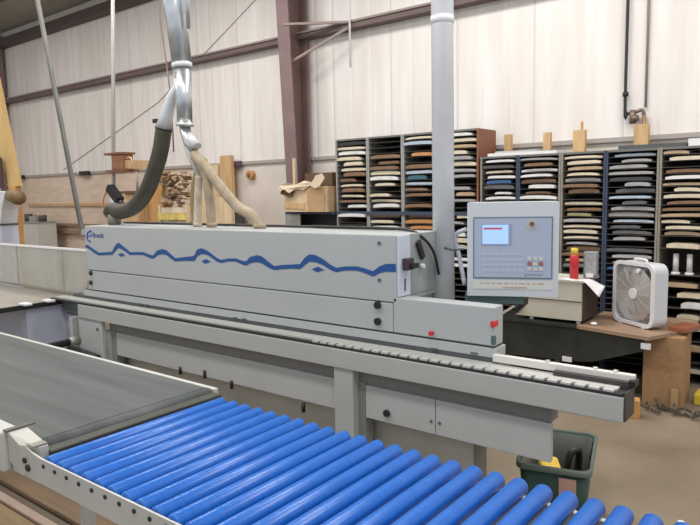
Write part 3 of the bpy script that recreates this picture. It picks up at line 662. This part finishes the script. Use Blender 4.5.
def board(x0, x1, z, hgt, color, place, slot, grp, yfront=None):
    w_ = x1 - x0; th = hgt * random.uniform(.40, .74)
    a = x0 + .008 + random.random() ** 2 * w_ * .16; b_ = x1 - .008 - random.random() ** 2 * w_ * .18
    if random.random() < .25:
        if random.random() < .5: b_ = a + (b_ - a) * random.uniform(.55, .8)
        else: a = b_ - (b_ - a) * random.uniform(.55, .8)
    y = (FYR + random.uniform(-.03, .025)) if yfront is None else yfront
    q = MB(); tl = random.uniform(-.006, .006)
    sag = random.uniform(0, .006)
    # a stack of one or two sheets, slightly bowed
    n = 6; yb = y + .34
    pr = []
    for i in range(n + 1):
        t_ = i / n; pr.append((a + (b_ - a) * t_, z + .001 + tl * (t_ - .5) + abs(tl) * .5 + sag * math.sin(math.pi * t_)))
    top_ = [(x, zz + th * (.75 if i in (0, n) else 1)) for i, (x, zz) in enumerate(pr)]
    q.prism([(x, y, zz) for x, zz in pr] + [(x, y, zz) for x, zz in reversed(top_)], (0, yb - y, 0))
    o = q.build('panel_offcut', BM[color])
    art = color + (' board end' if th > .014 else ' thin sheet')
    tag(o, '%s in %s, %s slot from the top' % (art, place, ORD[slot]), 'board', grp)

def rack(name_label, x0, x1, ztop, zbot, slots_z, side_l, side_r, topm, place, palette, grp, zfill, skip=.12, depth=.42, big=None):
    o = thing('panel_rack', name_label, 'rack', ((x0 + x1) / 2, FYR + depth / 2, 0))
    t_ = .018
    MB().box((x0, FYR, zbot), (x0 + t_, FYR + depth, ztop)).build('side_panel', side_l, o)
    MB().box((x1 - t_, FYR, zbot), (x1, FYR + depth, ztop)).build('side_panel', side_r, o)
    MB().box((x0 + t_, FYR, ztop - .02), (x1 - t_, FYR + depth, ztop)).build('top_panel', topm, o)
    MB().box((x0 + t_, FYR + depth - .012, zbot), (x1 - t_, FYR + depth, ztop - .021)).build('back_panel', RACK_D, o)
    for i, z in enumerate(slots_z):
        MB().box((x0 + t_, FYR + .006, z - .005), (x1 - t_, FYR + depth - .013, z)).build('shelf', RACK_D, o)
        hgt = ((slots_z[i - 1] - .005) if i else (ztop - .02)) - z
        if z >= zfill and abs(z - .965) > 1e-6 and random.random() > skip:
            r_ = random.random(); acc = 0; cc = palette[-1][0]
            for nm_, wt in palette:
                acc += wt
                if r_ < acc: cc = nm_; break
            board(x0 + t_, x1 - t_, z, min(hgt, .075), cc, place, i, grp)
    return o
def frange(a, b, s):
    out = []
    while a > b: out.append(a); a -= s
    return out
random.seed(21)
# tall left rack: four bays, wider lower shelf band
LX = [-5.04, -4.555, -4.063, -3.60, -3.115]
LNAME = ['first', 'second', 'third', 'fourth']
LP = [[('cream', .2), ('brown', .22), ('tan', .13), ('black', .15), ('white', .3)], [('brown', .25), ('cream', .25), ('white', .25), ('pale blue', .05), ('tan', .2)], [('teal', .3), ('pale blue', .15), ('brown', .25), ('cream', .15), ('orange', .15)], [('cream', .3), ('white', .15), ('grey', .25), ('tan', .3)]]
for i in range(4):
    x0, x1 = LX[i] + .002, LX[i + 1] - .002
    sl = frange(2.315, 1.53, .063) + frange(1.445, .05, .066)
    rack('%s bay from the left of the tall grey rack behind the hood' % LNAME[i], x0, x1, 2.385, 0, sl, RACK_G, RACK_R if i == 3 else RACK_G, mat('rack_top', (.16, .16, .155), .6), '%s bay of tall rack' % LNAME[i], LP[i], 'offcuts in the tall rack', 1.28 if i < 2 else (1.1 if i == 2 else .9))
    tag(MB().box((x0 + .001, FYR - .012, 1.475), (x1 - .001, FYR - .001, 1.515)).build('label_rail', RACK_B), 'dark blue rail across the front of the tall rack, %s bay' % LNAME[i], 'rail', 'blue rails on the tall rack')
# low blue cabinet left of it
o = thing('low_shelf', 'low open shelf with dark blue edge under the cardboard box', 'shelf', (-5.45, 6.3, 0))
MB().box((-5.88, 6.16, 0), (-5.86, 6.45, 1.48)).build('side_panel', RACK_G, o)
MB().box((-5.88, 6.16, 1.48), (-5.05, 6.45, 1.51)).build('shelf_top', RACK_B, o)
MB().box((-5.86, 6.43, 0), (-5.05, 6.45, 1.479)).build('back_panel', RACK_D, o)
MB().box((-5.86, 6.17, 1.28), (-5.05, 6.43, 1.30)).build('shelf', RACK_D, o)
MB().box((-5.86, 6.165, 1.30), (-5.62, 6.18, 1.478)).build('front_infill', RACK_G, o)
# right racks
RX = [-3.095, -2.679, -2.244, -1.824, -1.365, -.93]
RN = ['first', 'second', 'third', 'fourth', 'fifth']
RPAL = [[('white', .45), ('dark grey', .1), ('blue', .15), ('cream', .2), ('brown', .1)], [('tan', .25), ('white', .25), ('brown', .25), ('grey', .25)], [('cream', .45), ('grey', .2), ('brown', .15), ('olive', .1), ('tan', .1)], [('grey', .45), ('dark grey', .2), ('white', .1), ('pale blue', .15), ('blue', .1)], [('cream', .6), ('tan', .2), ('brown', .1), ('white', .1)]]
sides = [(RACK_T, RACK_B), (RACK_B, RACK_T), (RACK_T, RACK_B), (RACK_B, RACK_T), (RACK_T, RACK_G)]
for i in range(5):
    sl = frange(2.02, .06, .0545) if i < 4 else frange(2.02, 1.28, .0545) + [1.20, .965] + frange(.86, .06, .095)
    zf = [1.56, 1.56, .98, .95, 0][i]
    rack('%s bay from the left of the lower rack beside the wall pipe' % RN[i], RX[i] + .002, RX[i + 1] - .002, 2.085, 0, sl, sides[i][0], sides[i][1], mat('rack_top', (.16, .16, .155), .6), '%s bay of lower rack' % RN[i], RPAL[i], 'offcuts in the lower rack', zf, .06)
# white tubes standing in the wide slot of the fifth bay
for x, lab in ((-1.215, 'left of the two white tubes standing in the fifth rack bay'), (-1.105, 'right of the two white tubes standing in the fifth rack bay')):
    o = thing('white_tube', lab, 'tube', (x, FYR + .05, .966))
    MB().cyl((x, FYR + .05, .9655), (x, FYR + .05, 1.15), .024, 14).build('body', mat('tube_grey', (.55, .55, .54), .5), o)
    MB().cyl((x, FYR + .05, .9655), (x, FYR + .05, .985), .036, 14).build('base', PAPER, o)

# things on top of the racks
tag(MB().box((-3.02, 6.22, 2.0855), (-2.30, 6.51, 2.115), rz=R(1)).build('white_sheet', PAPER), 'white sheet lying on the lower rack above its first two bays', 'sheet')
tag(MB().box((-2.95, 6.25, 2.1165), (-2.50, 6.50, 2.135), rz=R(-2)).build('grey_sheet', mat('lam_g', (.42, .42, .42), .5)), 'small grey sheet lying on the white sheet over the first bay', 'sheet')
tag(MB().box((-1.72, 6.22, 2.0855), (-1.16, 6.51, 2.12), rz=R(-2)).build('dark_sheet', mat('lam_d', (.09, .095, .10), .5)), 'dark sheet lying on top of the lower rack below the wall pipe', 'sheet')
tag(MB().box((-1.15, 6.24, 2.0855), (-.75, 6.51, 2.15)).build('white_sheet', PAPER), 'thick white sheet at the right end of the lower rack top', 'sheet')
for x, w_, z, lab in ((-2.95, .075, 2.34, 'small wood block standing behind the white sheets over the first rack bay'), (-2.52, .075, 2.33, 'small wood block standing behind the white sheets over the second rack bay'), (-2.19, .12, 2.33, 'wide wood block on the lower rack above its third bay'), (-1.61, .13, 2.34, 'wide wood block right below the wall pipe valve')):
    o = thing('wood_block', lab, 'wood block', (x, 6.57, 2.0855))
    zb = 2.0855
    MB().box((x - w_ / 2, 6.54, zb), (x + w_ / 2, 6.60, z - .012), bev=.004).build('block', WOOD, o)
    if w_ > .1: MB().box((x + .01, 6.56, z - .0115), (x + .03, 6.58, z + .07)).build('peg', WOODO, o)

# crumpled cardboard box on the low shelf
bx = thing('cardboard_box', 'torn open cardboard box with ragged flaps on the low shelf', 'box', (-5.45, 6.3, 1.51))
MB().box((-5.80, 6.08, 1.512), (-5.10, 6.12, 1.83)).build('front_side', CARD_L, bx)
MB().box((-5.14, 6.12, 1.512), (-5.10, 6.44, 1.83)).build('end_side', CARD, bx)
MB().box((-5.80, 6.12, 1.512), (-5.76, 6.44, 1.83)).build('end_side', CARD, bx)
MB().box((-5.76, 6.40, 1.512), (-5.14, 6.44, 1.92)).build('back_side', CARD_D, bx)
MB().box((-5.40, 6.066, 1.512), (-5.12, 6.079, 1.80)).build('patch', CARD, bx)
random.seed(9)
fl = MB(); zig = [(-5.86, 1.76), (-5.84, 1.85), (-5.70, 1.88), (-5.55, 1.86), (-5.44, 1.90), (-5.30, 1.88), (-5.22, 1.96), (-5.10, 1.98), (-5.06, 1.92), (-5.14, 1.83), (-5.24, 1.80), (-5.34, 1.84), (-5.46, 1.78), (-5.56, 1.81), (-5.66, 1.75), (-5.74, 1.80)]
fl.prism([(x, 6.03 + .03 * math.sin(9 * x), z) for x, z in zig], (0, .012, 0)); fl.build('torn_flap', mat('card_pale', (.72, .60, .44), .8), bx)
MB().prism([(-5.84, 6.04, 1.74), (-5.66, 6.05, 1.70), (-5.60, 6.05, 1.80), (-5.80, 6.04, 1.83)], (0, .012, 0)).build('torn_flap', CARD_D, bx)
MB().prism([(-5.82, 6.07, 1.56), (-5.45, 6.07, 1.54), (-5.45, 6.07, 1.62), (-5.78, 6.07, 1.63)], (0, .009, 0)).build('tape_strip', WOOD, bx)
MB().box((-5.64, 6.30, 1.84), (-5.18, 6.39, 2.0)).build('inner_board', CARD_D, bx)
tag(MB().box((-5.76, 6.20, 1.513), (-5.73, 6.24, 2.2), rz=.1).build('wood_strip', WOODP), 'thin upright wood strip standing in the torn cardboard box', 'wood strip')

# ------------------------------------------------------------------ clutter behind the left half of the machine
tag(MB().box((-7.60, 6.57, 0), (-7.35, 6.63, 2.33)).build('plywood_board', WOOD), 'tall narrow plywood board standing against the wall behind the tan hose', 'board')
tag(MB().box((-7.82, 6.57, 0), (-7.64, 6.62, 2.2)).build('plywood_board', WOODP), 'pale board standing against the wall just left of the plywood board', 'board')
tag(MB().box((-7.35, 6.60, 0), (-7.18, 6.66, 1.50)).build('dark_gap_strip', RACK_D), 'short dark strip standing in for the gap right of the plywood board', 'board')  # dark strip added in place of the dark gap beside the plywood
o = thing('timber_post', 'orange timber post with a thin metal rod on top behind the dark hose', 'post', (-8.6, 5.8, 0))
MB().box((-8.80, 5.70, 0), (-8.48, 5.95, 1.79), bev=.01).build('post', WOOD, o)
MB().box((-8.90, 5.66, 1.79), (-8.42, 5.99, 1.83)).build('cap', CARD_D, o)
MB().cyl((-8.64, 5.82, 1.83), (-8.64, 5.82, 2.15), .02, 8).build('rod', RACK_G, o)
tag(MB().box((-8.22, 5.72, 0), (-7.90, 5.90, 2.10), bev=.006).build('timber_post', WOODO), 'broad orange-brown board standing behind the dark curved hose', 'board')
o = thing('scrap_bin', 'tall slatted bin heaped with brown scraps behind the hood', 'bin', (-7.5, 5.8, 0))
for i in range(7):
    z = .15 + .21 * i; MB().box((-7.86, 5.60, z), (-7.25, 5.63, z + .10)).build('slat', mat('yellow_slat', (.66, .52, .16), .6, 0, .25, 9) if i > 4 else WOODP, o)
for x in (-7.88, -7.27):
    MB().box((x, 5.63, 0), (x + .05, 5.68, 1.62)).build('corner_post', WOODP, o); MB().box((x, 5.98, 0), (x + .05, 6.03, 1.62)).build('corner_post', WOODP, o)
MB().box((-7.82, 5.64, .02), (-7.28, 5.97, 1.58)).build('sack', mat('sack_pale', (.62, .55, .46), .8, 0, .3, 7), o)
q = MB(); random.seed(13)
for i in range(70):
    u = random.random(); x = random.uniform(-7.78, -7.34); z = 1.64 + random.random() * .52 * (1 - abs(x + 7.58) * 1.2); y = random.uniform(5.62, 5.85)
    a = random.uniform(0, 6.3); t2 = random.uniform(-.8, .8); dv = Vector((math.cos(a), math.sin(a) * .5, t2)) * random.uniform(.06, .14)
    q.beam(Vector((x, y, z)), Vector((x, y, z)) + dv, random.uniform(.05, .12), random.uniform(.01, .04))
sc_ = q.build('scrap_heap', mat('scrap_mix', (.20, .11, .055), .8, 0, .5, 12, 0, c2=(.58, .42, .28)))
tag(sc_, 'heap of crumpled brown offcuts piled on top of the slatted bin', 'scrap', kind='stuff')
tag(MB().box((-7.19, 5.78, 0), (-7.0, 5.84, 2.16)).build('upright_board', CARD_L), 'tan board standing right of the scrap heap behind the pale hose', 'board')
tag(MB().box((-6.95, 5.9, 0), (-6.62, 5.95, 1.72)).build('upright_board', WOODP), 'short pale board standing behind the brown hose on the hood', 'board')

# slats against the wall, grey cabinet, yellow column, white machine at the far left
for z, lab in ((1.19, 'upper of two dark wooden slats on the wall left of the hood'), (1.04, 'lower of two dark wooden slats on the wall left of the hood')):
    tag(MB().box((-13.3, WY - .09, z), (-11.2, WY - .002, z + .045)).build('wall_slat', mat('slat_brown', (.30, .20, .13), .6)), lab, 'slat')
o = thing('grey_cabinet', 'pale grey cabinet with dark clutter on its top against the wall', 'cabinet', (-12.9, 6.3, 0))
MB().box((-13.3, 6.1, 0), (-12.45, 6.5, 1.27), bev=.01).build('body', mat('cab_pale', (.58, .56, .53), .6), o)
MB().box((-13.32, 6.08, 1.27), (-12.43, 6.52, 1.29)).build('top', RACK_G, o)
MB().box((-13.25, 6.094, .1), (-12.9, 6.099, 1.2)).build('door', mat('cab_door', (.62, .60, .57), .6), o)
for x, w_, hh, mm, lab in ((-13.15, .16, .14, RACK_D, 'dark tin at the left on the pale grey cabinet'), (-12.86, .26, .10, RACK_G, 'grey toolbox in the middle on the pale grey cabinet'), (-12.58, .15, .12, RACK_D, 'dark tin at the right on the pale grey cabinet')):
    q = thing('tin_can' if 'tin' in lab else 'toolbox', lab, 'container', (x, 6.3, 1.29))
    if 'tin' in lab:
        MB().cyl((x, 6.3, 1.291), (x, 6.3, 1.29 + hh), w_ / 2, 14).build('body', mm, q); MB().cyl((x, 6.3, 1.29 + hh), (x, 6.3, 1.30 + hh), w_ / 2 + .006, 14).build('lid', RACK_G, q)
    else:
        MB().box((x - w_ / 2, 6.22, 1.291), (x + w_ / 2, 6.38, 1.29 + hh), bev=.01).build('body', mm, q); MB().beam((x - .07, 6.3, 1.30 + hh), (x + .07, 6.3, 1.30 + hh), .015, .015).build('handle', BLACK, q)
o = thing('yellow_post', 'leaning yellow-orange steel post at the far left', 'post', (-9.6, 4.5, 0))
MB().prism([(-10.98, 4.5, 5.3), (-10.60, 4.5, 5.3), (-9.67, 4.5, 1.93), (-10.0, 4.5, 1.93)], (0, .08, 0)).build('beam', mat('yellow_steel', (.60, .40, .17), .5, 0, .1, 4), o)
MB().box((-9.95, 4.5, 0), (-9.74, 4.58, 1.93)).build('lower_beam', mat('orange_steel', (.60, .33, .11), .5, 0, .1, 4), o)
o = thing('white_machine', 'white and lavender machine housing at the left edge behind the guard screen', 'machine', (-10.4, 4.3, 0))
MB().box((-11.3, 4.2, 0), (-9.60, 4.44, 1.37)).build('lower_cabinet', LAV, o)
MB().box((-11.3, 4.19, 1.37), (-9.59, 4.44, 1.395)).build('seam_band', RACK_D, o)
MB().prism([(-11.3, 4.2, 1.395), (-9.62, 4.2, 1.395), (-9.55, 4.2, 1.60), (-9.40, 4.2, 1.84), (-9.75, 4.2, 1.86), (-11.3, 4.2, 1.70)], (0, .24, 0)).build('hood', LAVW, o)
MB().cyl((-9.45, 4.30, 1.80), (-9.02, 4.20, 1.76), .085, 18, .10).build('nozzle', OLIVE, o)
MB().ellip((-9.02, 4.20, 1.76), (.10, .10, .10), 14).build('nozzle_cap', mat('olive_dark', (.17, .105, .05), .55), o)
MB().box((-10.3, 4.42, 1.9), (-9.95, 4.44, 2.35)).build('dark_bracket', mat('maroon', (.05, .025, .03), .5), o)
tag(MB().tube([(-12.5, WY - .008, 2.3), (-9.3, WY - .008, 3.3), (-6.4, WY - .008, 4.75)], .005, 6).build('brace_cable', GIRT_T), 'thin slanting brace cable across the upper wall left of the column', 'cable')

# ------------------------------------------------------------------ light
def area(name, loc, sx, sy, power, col=(1, .97, .93), rot=(0, 0, 0)):
    l = bpy.data.lights.new(name, 'AREA'); l.shape = 'RECTANGLE'; l.size = sx; l.size_y = sy; l.energy = power; l.color = col
    o = bpy.data.objects.new(name, l); COL.objects.link(o); o.location = loc; o.rotation_euler = rot; return o
for i, (x, y) in enumerate(((-11, 3.6), (-6.5, 4.2), (-2.6, 4.6), (.8, 4.2), (-8.5, .5), (-4.2, .8), (-.2, .6))):
    area('ceiling_lamp', (x, y, 5.25), 2.4, .5, 95)
wd = bpy.data.worlds.new('world'); S.world = wd; wd.use_nodes = True
wd.node_tree.nodes['Background'].inputs['Color'].default_value = (.93, .96, 1, 1)
wd.node_tree.nodes['Background'].inputs['Strength'].default_value = .72
S.view_settings.view_transform = 'Standard'; S.view_settings.look = 'None'
S.view_settings.exposure = .16; S.view_settings.gamma = 1; S.view_settings.use_curve_mapping = False
